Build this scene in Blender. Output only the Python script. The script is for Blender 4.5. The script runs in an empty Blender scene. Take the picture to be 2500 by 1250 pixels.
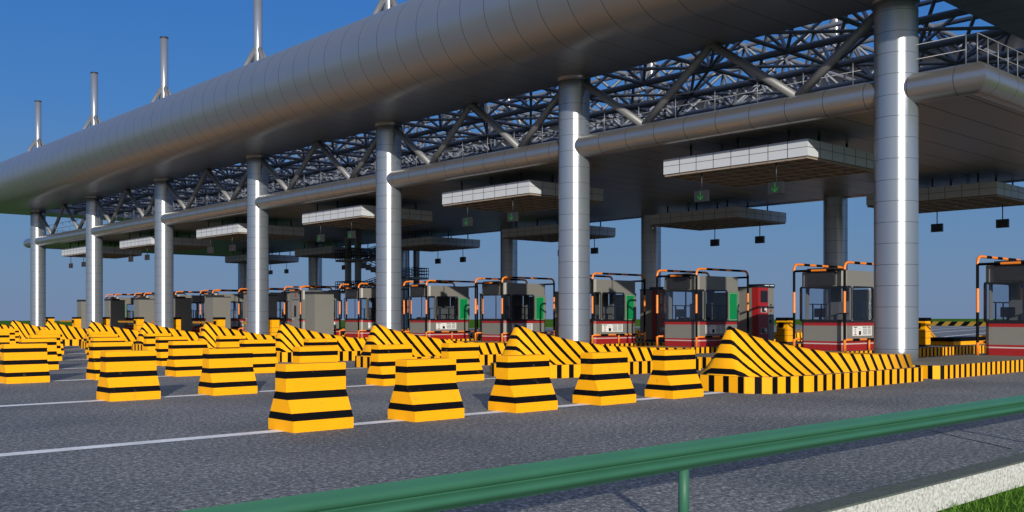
import bpy, math, random
from mathutils import Vector, Matrix
random.seed(7)
R = math.radians
PI = math.pi
scene = bpy.context.scene
COL = scene.collection

# ------------------------------------------------------------------ materials
def new_mat(name):
    m = bpy.data.materials.new(name); m.use_nodes = True
    nt = m.node_tree; nt.nodes.clear()
    out = nt.nodes.new('ShaderNodeOutputMaterial')
    return m, nt, out
def N(nt, t, **kw):
    n = nt.nodes.new(t)
    for k, v in kw.items(): setattr(n, k, v)
    return n
def L(nt, a, b): nt.links.new(a, b)
def math_n(nt, op, a, b=None, c=None):
    n = N(nt, 'ShaderNodeMath', operation=op)
    for i, v in enumerate((a, b, c)):
        if v is None: continue
        if isinstance(v, (int, float)): n.inputs[i].default_value = v
        else: L(nt, v, n.inputs[i])
    return n.outputs[0]
def mixc(nt, fac, a, b):
    n = N(nt, 'ShaderNodeMix', data_type='RGBA')
    if isinstance(fac, (int, float)): n.inputs[0].default_value = fac
    else: L(nt, fac, n.inputs[0])
    for i, v in ((6, a), (7, b)):
        if isinstance(v, tuple): n.inputs[i].default_value = (*v[:3], 1)
        else: L(nt, v, n.inputs[i])
    return n.outputs[2]
def noise(nt, scale, detail=3, vec=None, rough=.5):
    n = N(nt, 'ShaderNodeTexNoise'); n.inputs['Scale'].default_value = scale
    n.inputs['Detail'].default_value = detail; n.inputs['Roughness'].default_value = rough
    if vec is not None: L(nt, vec, n.inputs['Vector'])
    return n.outputs['Fac']
def ramp(nt, fac, stops, interp='LINEAR'):
    n = N(nt, 'ShaderNodeValToRGB'); n.color_ramp.interpolation = interp
    e = n.color_ramp.elements
    while len(e) > 1: e.remove(e[-1])
    e[0].position = stops[0][0]; e[0].color = (*stops[0][1], 1)
    for p, c in stops[1:]:
        q = e.new(p); q.color = (*c, 1)
    L(nt, fac, n.inputs[0]); return n.outputs[0]
def bump(nt, h, strength, dist=.01):
    b = N(nt, 'ShaderNodeBump'); b.inputs['Strength'].default_value = strength
    b.inputs['Distance'].default_value = dist; L(nt, h, b.inputs['Height']); return b.outputs[0]
def paint(name, col, rough=.5, metal=0., var=.12, scale=3., bumpy=0., spec=.5):
    m, nt, out = new_mat(name)
    p = N(nt, 'ShaderNodeBsdfPrincipled')
    tc = N(nt, 'ShaderNodeTexCoord').outputs['Object']
    f = noise(nt, scale, 5, tc, .6)
    c = mixc(nt, f, tuple(x*(1-var) for x in col), tuple(min(1, x*(1+var)) for x in col))
    L(nt, c, p.inputs['Base Color'])
    p.inputs['Roughness'].default_value = rough; p.inputs['Metallic'].default_value = metal
    p.inputs['Specular IOR Level'].default_value = spec
    if bumpy: L(nt, bump(nt, noise(nt, scale*14, 3, tc), bumpy), p.inputs['Normal'])
    L(nt, p.outputs[0], out.inputs[0]); return m
def metal_aniso(name, col, dif, rough=.3, aniso=.9, mix=.5):
    m, nt, out = new_mat(name)
    tc = N(nt, 'ShaderNodeTexCoord').outputs['Object']
    f = noise(nt, 1.3, 5, tc, .6)
    c = mixc(nt, f, tuple(x*.93 for x in dif), tuple(x*1.07 for x in dif))
    d = N(nt, 'ShaderNodeBsdfDiffuse'); L(nt, c, d.inputs[0])
    g = N(nt, 'ShaderNodeBsdfAnisotropic'); g.distribution = 'BECKMANN'
    g.inputs['Color'].default_value = (*col, 1); g.inputs['Roughness'].default_value = rough
    g.inputs['Anisotropy'].default_value = aniso; g.inputs['Rotation'].default_value = 0.
    t = N(nt, 'ShaderNodeTangent', direction_type='RADIAL', axis='Z'); L(nt, t.outputs[0], g.inputs['Tangent'])
    mx = N(nt, 'ShaderNodeMixShader'); mx.inputs[0].default_value = mix
    L(nt, d.outputs[0], mx.inputs[1]); L(nt, g.outputs[0], mx.inputs[2]); L(nt, mx.outputs[0], out.inputs[0])
    return m

YEL = (.90, .395, .006); BLK = (.0025, .0025, .003)
M = {}
M['yellow'] = paint('yellow_paint', YEL, .55, var=.06, scale=5, spec=.15)
M['black'] = paint('black_paint', BLK, .6, var=.2, spec=.08)
M['orange'] = paint('orange_paint', (.80, .22, .022), .4, var=.06, scale=6)
M['clad'] = paint('aluminium_cladding', (.31, .325, .345), .37, metal=.72, var=.05, scale=.5)
M['soffit'] = paint('lower_soffit_metal', (.19, .175, .155), .36, metal=.55, var=.05, scale=.5)
M['tube'] = paint('brushed_tube_metal', (.36, .36, .36), .3, metal=.8, var=.05, scale=.5)
M['seam'] = paint('panel_seam', (.03, .03, .035), .7)
M['column'] = metal_aniso('column_metal', (.60, .64, .68), (.20, .225, .25), .395, .32, .5)
M['mast'] = metal_aniso('mast_metal', (.62, .66, .7), (.20, .22, .25), .38, .30, .45)
M['pipe'] = paint('truss_pipe_paint', (.17, .19, .23), .55, metal=.25, var=.08, scale=2)
M['brace'] = paint('brace_pipe_metal', (.20, .205, .21), .5, metal=.35, var=.05)
M['rail'] = paint('handrail_metal', (.17, .18, .20), .45, metal=.4)
M['boxw'] = paint('white_panel', (.53, .56, .60), .45, var=.04)
M['coffer'] = paint('grille_brown', (.16, .12, .09), .6)
M['cofferbar'] = paint('grille_bar', (.28, .23, .18), .5)
M['dark'] = paint('dark_metal', (.018, .02, .024), .45)
M['boothgrey'] = paint('booth_grey_steel', (.20, .195, .175), .38, metal=.1, var=.04)
M['red'] = paint('booth_red_steel', (.30, .012, .013), .4, var=.08)
M['whiteline'] = paint('white_pinstripe', (.5, .42, .40), .5)
M['green'] = paint('green_panel', (.0, .20, .055), .35)
M['frame'] = paint('black_window_frame', (.008, .009, .012), .3)
M['navy'] = paint('dark_blue_window_bar', (.010, .014, .03), .35)
M['white'] = paint('white_board', (.72, .72, .70), .5, var=.03)
M['greybtn'] = paint('pale_grey_panel', (.40, .41, .40), .5)
M['ledbox'] = paint('led_box_black', (.022, .022, .024), .35)
M['interior'] = paint('booth_interior', (.10, .10, .105), .6)
M['stair'] = paint('stair_steel_grey', (.22, .22, .22), .6)
M['concrete'] = paint('island_concrete', (.16, .145, .105), .85, var=.2, scale=2.5, bumpy=.3)
M['rim'] = paint('kerb_rim', (.12, .085, .03), .7)
M['guard'] = paint('green_guardrail_paint', (.034, .128, .078), .45, var=.12, scale=2.2, spec=.3)
M['screen'] = paint('black_screen', (.008, .008, .01), .15)
M['door'] = paint('booth_door_steel', (.235, .235, .23), .4, metal=.1)
# glass
m, nt, out = new_mat('tinted_glass')
tr = N(nt, 'ShaderNodeBsdfTransparent'); tr.inputs[0].default_value = (.80, .84, .88, 1)
gl = N(nt, 'ShaderNodeBsdfGlossy'); gl.inputs['Roughness'].default_value = .03; gl.inputs[0].default_value = (.8, .85, .9, 1)
fr = N(nt, 'ShaderNodeFresnel'); fr.inputs[0].default_value = 1.45
mx = N(nt, 'ShaderNodeMixShader'); L(nt, fr.outputs[0], mx.inputs[0]); L(nt, tr.outputs[0], mx.inputs[1]); L(nt, gl.outputs[0], mx.inputs[2])
L(nt, mx.outputs[0], out.inputs[0]); M['glass'] = m
def emit(name, col, s):
    m, nt, out = new_mat(name); e = N(nt, 'ShaderNodeEmission'); e.inputs[0].default_value = (*col, 1); e.inputs[1].default_value = s
    L(nt, e.outputs[0], out.inputs[0]); return m
M['ledgreen'] = emit('green_led', (.06, .8, .10), .26)
M['signal'] = paint('signal_housing_grey', (.018, .021, .021), .5)
M['ledred'] = emit('red_led', (.8, .05, .04), .08)
M['tubelight'] = emit('white_lamp', (1, 1, 1), 1.1)
# asphalt
m, nt, out = new_mat('asphalt')
p = N(nt, 'ShaderNodeBsdfPrincipled'); tc = N(nt, 'ShaderNodeTexCoord').outputs['Object']
n1 = noise(nt, 26, 6, tc, .8); n2 = noise(nt, .35, 4, tc); n3 = noise(nt, 9, 4, tc, .6)
n1b = noise(nt, 13, 7, tc, .8); nm_ = math_n(nt, 'ADD', math_n(nt, 'MULTIPLY', n1, .5), math_n(nt, 'MULTIPLY', n1b, .5))
c1 = ramp(nt, nm_, [(.39, (.035, .037, .038)), (.47, (.125, .131, .133)), (.53, (.19, .197, .199)), (.62, (.52, .53, .535))])
n4 = noise(nt, .12, 5, tc, .65)
c2 = mixc(nt, ramp(nt, n2, [(.35, (0,0,0)), (.65, (1,1,1))]), (.74, .78, .80), (1.18, 1.15, 1.13))
c2 = mixc(nt, math_n(nt, 'MULTIPLY', ramp(nt, n4, [(.48, (0,0,0)), (.62, (1,1,1))]), .35), c2, (.72, .80, .80))
mu = N(nt, 'ShaderNodeMix', data_type='RGBA', blend_type='MULTIPLY'); mu.inputs[0].default_value = 1
L(nt, c1, mu.inputs[6]); L(nt, c2, mu.inputs[7])
L(nt, mu.outputs[2], p.inputs['Base Color']); p.inputs['Roughness'].default_value = .85; p.inputs['Specular IOR Level'].default_value = .25
add = math_n(nt, 'ADD', n1, n3)
L(nt, bump(nt, add, .45, .012), p.inputs['Normal'])
L(nt, p.outputs[0], out.inputs[0]); M['asphalt'] = m
# worn white road paint
m, nt, out = new_mat('road_paint')
p = N(nt, 'ShaderNodeBsdfPrincipled'); tc = N(nt, 'ShaderNodeTexCoord').outputs['Object']
n1 = noise(nt, 22, 6, tc, .7); n2 = noise(nt, 1.4, 5, tc, .6)
c = ramp(nt, n1, [(.34, (.66, .66, .65)), (.52, (.90, .90, .88))])
c = mixc(nt, math_n(nt, 'MULTIPLY', ramp(nt, n2, [(.45, (0, 0, 0)), (.7, (1, 1, 1))]), .45), c, (.34, .36, .34))
L(nt, c, p.inputs['Base Color']); p.inputs['Roughness'].default_value = .7
L(nt, p.outputs[0], out.inputs[0]); M['line'] = m
# grass
m, nt, out = new_mat('grass_blades')
p = N(nt, 'ShaderNodeBsdfPrincipled'); tc = N(nt, 'ShaderNodeTexCoord').outputs['Object']
mp = N(nt, 'ShaderNodeMapping'); mp.inputs['Scale'].default_value = (1, 1, 1); L(nt, tc, mp.inputs[0])
n1 = noise(nt, 16, 8, mp.outputs[0], .8); n2 = noise(nt, .9, 3, tc)
c = ramp(nt, n1, [(.36, (.02, .06, .006)), (.52, (.07, .17, .02)), (.68, (.17, .30, .05))])
c = mixc(nt, math_n(nt, 'MULTIPLY', n2, .4), c, (.05, .10, .02))
L(nt, c, p.inputs['Base Color']); p.inputs['Roughness'].default_value = 1; p.inputs['Specular IOR Level'].default_value = 0.
L(nt, bump(nt, n1, .8, .05), p.inputs['Normal']); L(nt, p.outputs[0], out.inputs[0]); M['grass'] = m
# washed kerb stone
def kerbstone(name, lo, hi):
    m, nt, out = new_mat(name)
    p = N(nt, 'ShaderNodeBsdfPrincipled'); tc = N(nt, 'ShaderNodeTexCoord').outputs['Object']
    n1 = noise(nt, 30, 7, tc, .85)
    L(nt, ramp(nt, n1, [(.36, lo), (.55, hi), (.75, tuple(min(1, x*1.25) for x in hi))]), p.inputs['Base Color'])
    p.inputs['Roughness'].default_value = .9; L(nt, bump(nt, n1, .4, .01), p.inputs['Normal'])
    L(nt, p.outputs[0], out.inputs[0]); return m
M['kerbside'] = kerbstone('pale_kerb_stone', (.16, .17, .13), (.60, .61, .58))
M['kerbtop'] = kerbstone('grey_kerb_top', (.035, .045, .038), (.10, .118, .10))
# striped block paint: bands by height
def band_mat(name, bands):
    m, nt, out = new_mat(name)
    p = N(nt, 'ShaderNodeBsdfPrincipled'); tc = N(nt, 'ShaderNodeTexCoord').outputs['Object']
    s = N(nt, 'ShaderNodeSeparateXYZ'); L(nt, tc, s.inputs[0]); z = s.outputs[2]
    tot = None
    for a, b in bands:
        v = math_n(nt, 'MULTIPLY', math_n(nt, 'GREATER_THAN', z, a), math_n(nt, 'LESS_THAN', z, b))
        tot = v if tot is None else math_n(nt, 'ADD', tot, v)
    n1 = noise(nt, 4, 5, tc, .6)
    y = mixc(nt, n1, tuple(x*.93 for x in YEL), tuple(min(1, x*1.06) for x in YEL))
    oi = N(nt, 'ShaderNodeObjectInfo'); vo = N(nt, 'ShaderNodeVectorMath', operation='ADD'); L(nt, tc, vo.inputs[0]); L(nt, oi.outputs['Location'], vo.inputs[1])
    sc1 = ramp(nt, noise(nt, 5.5, 8, vo.outputs[0], .75), [(.60, (0,0,0)), (.70, (1,1,1))])
    L(nt, mixc(nt, math_n(nt, 'MULTIPLY', sc1, .5), mixc(nt, tot, y, BLK), (.20, .13, .05)), p.inputs['Base Color']); p.inputs['Specular IOR Level'].default_value = .12; p.inputs['Roughness'].default_value = .55
    L(nt, bump(nt, noise(nt, 60, 3, tc), .12), p.inputs['Normal'])
    L(nt, p.outputs[0], out.inputs[0]); return m
M['block'] = band_mat('banded_block_paint', [(.142, .235), (.40, .495), (.665, .755)])
# nose stripes
m, nt, out = new_mat('diagonal_nose_paint')
p = N(nt, 'ShaderNodeBsdfPrincipled'); tc = N(nt, 'ShaderNodeTexCoord').outputs['Object']
s = N(nt, 'ShaderNodeSeparateXYZ'); L(nt, tc, s.inputs[0]); x, z = s.outputs[0], s.outputs[2]
w = N(nt, 'ShaderNodeMapRange'); w.inputs[1].default_value = -.06; w.inputs[2].default_value = .95; w.inputs[3].default_value = 1; w.inputs[4].default_value = 0
L(nt, x, w.inputs[0]); w2 = math_n(nt, 'POWER', w.outputs[0], 2.)
cc = math_n(nt, 'ADD', math_n(nt, 'MULTIPLY', w2, .70), .29)
sv = math_n(nt, 'ADD', x, math_n(nt, 'MULTIPLY', cc, math_n(nt, 'SUBTRACT', z, 1.25)))
fr_ = math_n(nt, 'FRACT', math_n(nt, 'DIVIDE', math_n(nt, 'ADD', sv, 10.06), .36))
msk = math_n(nt, 'LESS_THAN', fr_, .34)
n1 = noise(nt, 3, 5, tc, .6)
y = mixc(nt, n1, tuple(q*.94 for q in YEL), tuple(min(1, q*1.08) for q in YEL))
L(nt, mixc(nt, msk, y, BLK), p.inputs['Base Color']); p.inputs['Specular IOR Level'].default_value = .12; p.inputs['Roughness'].default_value = .5
L(nt, bump(nt, noise(nt, 50, 3, tc), .12), p.inputs['Normal'])
L(nt, p.outputs[0], out.inputs[0]); M['nose'] = m
# slanted stripes for the gate arm / far barrier
def slant(name, period, duty, axis, ycol=YEL):
    m, nt, out = new_mat(name)
    p = N(nt, 'ShaderNodeBsdfPrincipled'); tc = N(nt, 'ShaderNodeTexCoord').outputs['Object']
    s = N(nt, 'ShaderNodeSeparateXYZ'); L(nt, tc, s.inputs[0])
    f = math_n(nt, 'FRACT', math_n(nt, 'DIVIDE', math_n(nt, 'ADD', math_n(nt, 'ADD', s.outputs[axis], s.outputs[2]), 100), period))
    L(nt, mixc(nt, math_n(nt, 'LESS_THAN', f, duty), ycol, BLK), p.inputs['Base Color']); p.inputs['Specular IOR Level'].default_value = .12; p.inputs['Roughness'].default_value = .5
    L(nt, p.outputs[0], out.inputs[0]); return m
M['arm'] = slant('slanted_arm_paint', .17, .5, 1)
M['farbar'] = slant('shaded_barrier_paint', 1.9, .5, 1, (.30,.18,.03))  # darker yellow than the arm: shade on the far barrier put into its colour

# ------------------------------------------------------------------ mesh helper
class MB:
    def __init__(s): s.v = []; s.f = []; s.m = []; s.mats = []; s.sm = []
    def mi(s, mat):
        if mat not in s.mats: s.mats.append(mat)
        return s.mats.index(mat)
    def quad(s, pts, mat, smooth=False):
        b = len(s.v); s.v += [tuple(p) for p in pts]; s.f.append(tuple(range(b, b+len(pts)))); s.m.append(s.mi(mat)); s.sm.append(smooth)
    def box(s, x0, x1, y0, y1, z0, z1, mat, skip=''):
        b = len(s.v)
        s.v += [(x0,y0,z0),(x1,y0,z0),(x1,y1,z0),(x0,y1,z0),(x0,y0,z1),(x1,y0,z1),(x1,y1,z1),(x0,y1,z1)]
        for k, f in zip('btsenw', [(0,3,2,1),(4,5,6,7),(0,1,5,4),(1,2,6,5),(2,3,7,6),(3,0,4,7)]):
            if k in skip: continue
            s.f.append(tuple(b+i for i in f)); s.m.append(s.mi(mat)); s.sm.append(False)
    def prism(s, poly, z0, z1, mat, matside=None, top=True, bottom=True):
        n = len(poly); b = len(s.v)
        s.v += [(x, y, z0) for x, y in poly] + [(x, y, z1) for x, y in poly]
        if top: s.f.append(tuple(range(b+n, b+2*n))); s.m.append(s.mi(mat)); s.sm.append(False)
        if bottom: s.f.append(tuple(reversed(range(b, b+n)))); s.m.append(s.mi(mat)); s.sm.append(False)
        for i in range(n):
            j = (i+1) % n
            s.f.append((b+i, b+j, b+n+j, b+n+i)); s.m.append(s.mi(matside or mat)); s.sm.append(False)
    def tube(s, pts, r, mat, n=10, cap=True, mats=None, radii=None):
        pts = [Vector(p) for p in pts]; rings = []
        up = None
        for i, p in enumerate(pts):
            if i == 0: d = (pts[1]-p).normalized()
            elif i == len(pts)-1: d = (p-pts[i-1]).normalized()
            else: d = ((pts[i+1]-p).normalized()+(p-pts[i-1]).normalized()).normalized()
            if up is None:
                a = Vector((0,0,1)) if abs(d.z) < .9 else Vector((1,0,0)); up = (a - d*a.dot(d)).normalized()
            else: up = (up - d*up.dot(d)).normalized()
            q = d.cross(up); rr = radii[i] if radii else r
            b = len(s.v)
            s.v += [tuple(p + rr*(math.cos(2*PI*k/n)*up + math.sin(2*PI*k/n)*q)) for k in range(n)]
            rings.append(b)
        for i in range(len(rings)-1):
            mm = mats[i] if mats else mat
            for k in range(n):
                s.f.append((rings[i]+k, rings[i]+(k+1) % n, rings[i+1]+(k+1) % n, rings[i+1]+k)); s.m.append(s.mi(mm)); s.sm.append(True)
        if cap:
            s.f.append(tuple(reversed([rings[0]+k for k in range(n)]))); s.m.append(s.mi(mats[0] if mats else mat)); s.sm.append(False)
            s.f.append(tuple(rings[-1]+k for k in range(n))); s.m.append(s.mi(mats[-1] if mats else mat)); s.sm.append(False)
    def build(s, name, parent=None, loc=(0,0,0), rot=0.):
        me = bpy.data.meshes.new(name); me.from_pydata(s.v, [], s.f)
        for mm in s.mats: me.materials.append(mm)
        me.polygons.foreach_set('material_index', s.m); me.polygons.foreach_set('use_smooth', s.sm); me.update()
        o = bpy.data.objects.new(name, me); COL.objects.link(o); o.location = loc; o.rotation_euler = (0,0,rot)
        if parent: o.parent = parent
        return o
def tag(o, label=None, cat=None, group=None, kind=None):
    if label: o['label'] = label
    if cat: o['category'] = cat
    if group: o['group'] = group
    if kind: o['kind'] = kind
    return o
def empty(name, loc=(0,0,0), rz=0.):
    o = bpy.data.objects.new(name, None); COL.objects.link(o); o.location = loc; o.rotation_euler = (0,0,rz); o.empty_display_size = .3
    return o
def copy_tree(o, parent=None):
    c = o.copy(); COL.objects.link(c); c.parent = parent
    for ch in list(kids.get(o.name, [])):
        copy_tree(ch, c)
    return c
kids = {}
def register(root):
    for o in list(COL.objects):
        pass
def collect():
    kids.clear()
    for o in COL.objects:
        if o.parent: kids.setdefault(o.parent.name, []).append(o)
def pipe_cut(pts, cuts, cols):
    """resample a polyline at cut lengths, giving alternating materials"""
    pts = [Vector(p) for p in pts]; out = [pts[0]]; ms = []; acc = 0; ci = 0
    for a, b in zip(pts, pts[1:]):
        ln = (b-a).length; t0 = 0
        while ci < len(cuts) and acc+ln > cuts[ci]+1e-4:
            t = (cuts[ci]-acc)/ln
            if t > t0+1e-5:
                out.append(a+(b-a)*t); ms.append(cols[ci]); t0 = t
            ci += 1
        if t0 < 1-1e-5: out.append(b); ms.append(cols[min(ci, len(cols)-1)])
        acc += ln
    return out, ms
def ordn(i): return ['first','second','third','fourth','fifth','sixth','seventh','eighth','ninth','tenth','eleventh','twelfth','thirteenth','fourteenth','fifteenth'][i]

# ------------------------------------------------------------------ layout numbers (metres, camera above the origin)
IY = [11.3, 17.4, 23.35, 28.6, 34.15, 39.76, 45.74, 51.8, 57.6, 63.2, 69.1, 74.7, 80.6]
CY = [11.95, 23.3, 34.1, 45.45, 56.9, 68.3, 80.2]
XC, XB = 24.1, 41.2
ZS = 9.5                                   # soffit of the upper canopy
KZ = .31                                   # kerb height

# ------------------------------------------------------------------ setting
b = MB()
b.quad([(-60,4.05,0),(200,4.05,0),(200,92,0),(-60,92,0)], M['asphalt']); tag(b.build('road'), kind='structure')
b = MB()
b.quad([(-200,-200,-.235),(520,-200,-.235),(560,225,-.235),(420,420,-.235),(95,352,-.235),(-220,330,-.235)], M['grass']); tag(b.build('grass_ground'), kind='structure')
# far verge, raised to road level
b = MB()
b.box(152.5, 556, -80, 245, -.3, .12, M['grass']); b.prism([(-260,92.1),(152.4,92.1),(152.4,300),(95,345),(-260,322)], -.3, .04, M['grass'])
tag(b.build('grass_verge'), kind='structure')
# blades along the near edge
b = MB(); M['blade'] = paint('grass_blade_green', (.075, .17, .022), .8, var=.45, scale=9, spec=.1)
for k in range(9000):
    x = random.uniform(4.5, 12.5); y = random.uniform(1.2, 3.80); a = random.uniform(0, PI); h_ = random.uniform(.03, .085); w_ = .006
    dx_, dy_ = math.cos(a)*w_, math.sin(a)*w_; lx, ly = random.uniform(-.04,.04), random.uniform(-.04,.04)
    b.quad([(x-dx_,y-dy_,-.237),(x+dx_,y+dy_,-.237),(x+lx,y+ly,-.235+h_)], M['blade'])
tag(b.build('grass_blades'), kind='stuff')
# lane lines
b = MB()
for y in IY[:10]: b.quad([(-30,y-.22,.004),(15.6,y-.22,.004),(15.6,y+.03,.004),(-30,y+.03,.004)], M['line'])
for i in range(9):
    c0 = 4.5+4.1*i; x0 = max(46.5, 46.5)
    for xa in range(0, 1):
        b.quad([(x0,.26*x0+c0,.004),(149,.26*149+c0,.004),(149,.26*149+c0+.28,.004),(x0,.26*x0+c0+.28,.004)], M['line'])
tag(b.build('lane_lines'), kind='structure')
b = MB(); b.quad([(11.28,4.28,.004),(11.31,4.28,.004),(12.41,5.74,.004),(12.38,5.74,.004)], M['seam']); tag(b.build('road_joint'), kind='structure')

# roadside kerb
t = empty('roadside_kerb', (0,3.93,0)); tag(t, 'long pale stone roadside kerb beside the grass, below the green guardrail', 'kerb')
b = MB(); b.box(-30, 60, -.10, .119, -.10, .012, M['kerbtop']); b.build('kerb_top', t)
b = MB(); b.box(-30, 60, -.095, .115, -.6, -.101, M['kerbside']); b.box(-30,60,-.104,-.096,-.6,-.004,M['kerbside']); b.build('kerb_face', t)

# guardrail
t = empty('green_guardrail', (0,3.97,0)); tag(t, 'green painted W-beam guardrail running along the near edge of the road', 'guardrail')
prof = [(-.012,.640),(-.018,.632),(-.045,.615),(-.062,.600),(-.064,.585),(-.058,.566),(-.016,.553),(-.004,.547),(-.016,.541),(-.056,.528),(-.064,.512),(-.060,.498),(-.040,.482),(-.016,.468),(-.008,.458)]
b = MB(); base = 0
xs = [-20, 60]
for y, z in prof: b.v += [(xs[0], y, z), (xs[1], y, z)]
for y, z in prof: b.v += [(xs[0], y+.004, z), (xs[1], y+.004, z)]
n = len(prof)
for i in range(n-1):
    b.f.append((2*i, 2*i+1, 2*i+3, 2*i+2)); b.m.append(b.mi(M['guard'])); b.sm.append(True)
    k = 2*n
    b.f.append((k+2*i, k+2*i+2, k+2*i+3, k+2*i+1)); b.m.append(b.mi(M['guard'])); b.sm.append(True)
b.build('beam', t)
for x in (-8.0, -1.4, 5.17, 11.75, 18.3, 25):
    b = MB(); b.tube([(x,.035,-.05),(x,.035,.56)], .036, M['guard'], 16); b.build('post', t)
    b = MB(); b.box(x-.03, x+.03, -.008, .02, .50, .58, M['guard']); b.build('bracket', t)

# ------------------------------------------------------------------ islands
def kerb_strip(b, poly, closed, z0, z1, segs):
    """vertical wall along poly split into stripes"""
    pts = [Vector((p[0], p[1])) for p in poly] + ([Vector(poly[0])] if closed else [])
    acc = 0; idx = 0; rem = segs[0]
    for a, c in zip(pts, pts[1:]):
        ln = (c-a).length; pos = 0
        while pos < ln-1e-6:
            st = min(rem, ln-pos)
            p = a+(c-a)*(pos/ln); q = a+(c-a)*((pos+st)/ln)
            b.quad([(p.x,p.y,z0),(q.x,q.y,z0),(q.x,q.y,z1),(p.x,p.y,z1)], M['yellow'] if idx % 2 == 0 else M['black'])
            pos += st; rem -= st
            if rem < 1e-6: idx += 1; rem = segs[idx % 2]
def inset_cap(b, poly, z, lip=.05):
    cx = sum(p[0] for p in poly)/len(poly)
    xs = [p[0] for p in poly]; ys = [p[1] for p in poly]
    mx, my = (min(xs)+max(xs))/2, (min(ys)+max(ys))/2; hx, hy = (max(xs)-min(xs))/2, (max(ys)-min(ys))/2
    inn = [((x-mx)*(hx-lip)/hx+mx, (y-my)*(hy-lip)/hy+my) for x, y in poly]
    n = len(poly)
    for i in range(n):
        j = (i+1) % n
        b.quad([(*poly[i],z),(*poly[j],z),(*inn[j],z),(*inn[i],z)], M['rim'])
    b.quad([(*p, z) for p in inn], M['concrete'])
nosepoly = [(5.98,-1.17),(5.98,1.17),(1.3,1.17),(.28,.93),(0,.55),(0,-.55),(.28,-.93),(1.3,-1.17)]
# island centre line = local y 0 ; nose kerb front at local x 0
def make_nose():
    r = empty('crash_nose')
    b = MB(); poly = nosepoly; kerb_strip(b, list(reversed(poly)), True, 0, KZ, (.20,.135)); inset_cap(b, poly, KZ); b.build('kerb_base', r)
    b = MB()
    prof = [(0.0,.02,1.262,0),(.10,.05,1.24,0),(.28,.11,1.18,0),(.6,.20,1.06,0),(1.0,.33,.972,0),(1.4,.44,.885,0),(1.9,.60,.80,0),(2.5,.78,.71,0),(3.3,.92,.66,0),(4.4,.95,.625,0),(5.6,.96,.60,0)]
    # bottom outline: half width by x (x from -.2)
    def bot(x):
        a = (x+.02)/1.0
        return 1.03 if a >= 1 else 1.03*math.sqrt(max(0, 1-(1-a)**2))**.9
    secs = []
    K = 8
    for x, wt, zt, _ in prof:
        xb = x-.02 if x > .3 else x*.9-.02*1
        secs.append((x, wt, zt, xb, max(.30 if x == 0 else 0, bot(xb if x > 0 else 0.02))))
    rings = []
    for i, (x, wt, zt, xb, wb) in enumerate(secs):
        ring = []
        for sgn in (-1, 1):
            pts = []
            for k in range(K+1):
                q = k/K                                           # 0 bottom .. 1 top
                e = q**(1.25) if x < 1.2 else q
                w = wb+(wt-wb)*(q**(.78 if x < .35 else .82) if x < .8 else q**.9 if x < 1.5 else q)
                X = xb+(x-xb)*q
                if x < .01: X = -.16+.26*q**1.4
                elif x < .2: X = -.10+ (x+.10)*q**1.4
                elif x < .4: X = .08+(x-.08)*q
                pts.append((X, sgn*w, KZ+.002+(zt-KZ)*q))
            ring.append(pts)
        r1 = ring[0] + list(reversed(ring[1]))
        bidx = len(b.v); b.v += r1; rings.append((bidx, len(r1)))
    for (a, n), (c, _) in zip(rings, rings[1:]):
        for k in range(n-1):
            b.f.append((a+k, a+k+1, c+k+1, c+k)); b.m.append(b.mi(M['nose'])); b.sm.append(k != K)
    a, n = rings[0]
    for k in range(K): b.f.append((a+k, a+n-1-k, a+n-2-k, a+k+1)); b.m.append(b.mi(M['nose'])); b.sm.append(True)
    c, n = rings[-1]; b.f.append(tuple(c+k for k in range(n))); b.m.append(b.mi(M['nose'])); b.sm.append(False)
    o = b.build('prow', r, loc=(.2,0,0))
    return r
nose0 = make_nose()
mainpoly = [(0,-1.0),(.16,-1.17),(21.6,-1.17),(21.6,1.17),(.16,1.17),(0,1.0)]
isl = empty('traffic_island')
b = MB(); kerb_strip(b, mainpoly, True, 0, KZ, (.17,.13)); b.build('kerb', isl)
b = MB(); inset_cap(b, mainpoly, KZ-.001); b.build('surface', isl)
collect()
GX = 'seen from the guardrail side'
for k, y in enumerate(IY):
    nm = ordn(k)
    o = nose0 if k == 0 else copy_tree(nose0)
    o.location = (15.72, y, 0)
    tag(o, f'yellow crash nose with black diagonal stripes, {nm} from the guardrail', 'crash nose', 'crash noses at the island heads')
    o = isl if k == 0 else copy_tree(isl)
    o.location = (22.55, y, 0)
    tag(o, f'raised traffic island with yellow and black striped kerb, {nm} from the guardrail', 'traffic island', 'toll traffic islands')
for k in range(0, 6):
    o = copy_tree(nose0); o.location = (50.5, IY[k], 0); o.rotation_euler = (0,0,PI)
    tag(o, f'far exit-end crash nose in shade behind the booths, {ordn(k)} from the guardrail', 'crash nose', 'crash noses at the far ends')
# low banded wedge on the second island's tail
b = MB(); b.box(38.9, 41.9, -.45, .45, KZ+.002, KZ+.15, M['yellow']); b.prism([(38.85,-.47),(41.95,-.47),(41.95,.47),(38.85,.47)], KZ+.152, KZ+.30, M['black'])
t = empty('low_barrier_block', (0,IY[1],0)); 
o = b.build('body', t); tag(t, 'low yellow block with a black top lying at the tail of the second island', 'barrier block')

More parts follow.
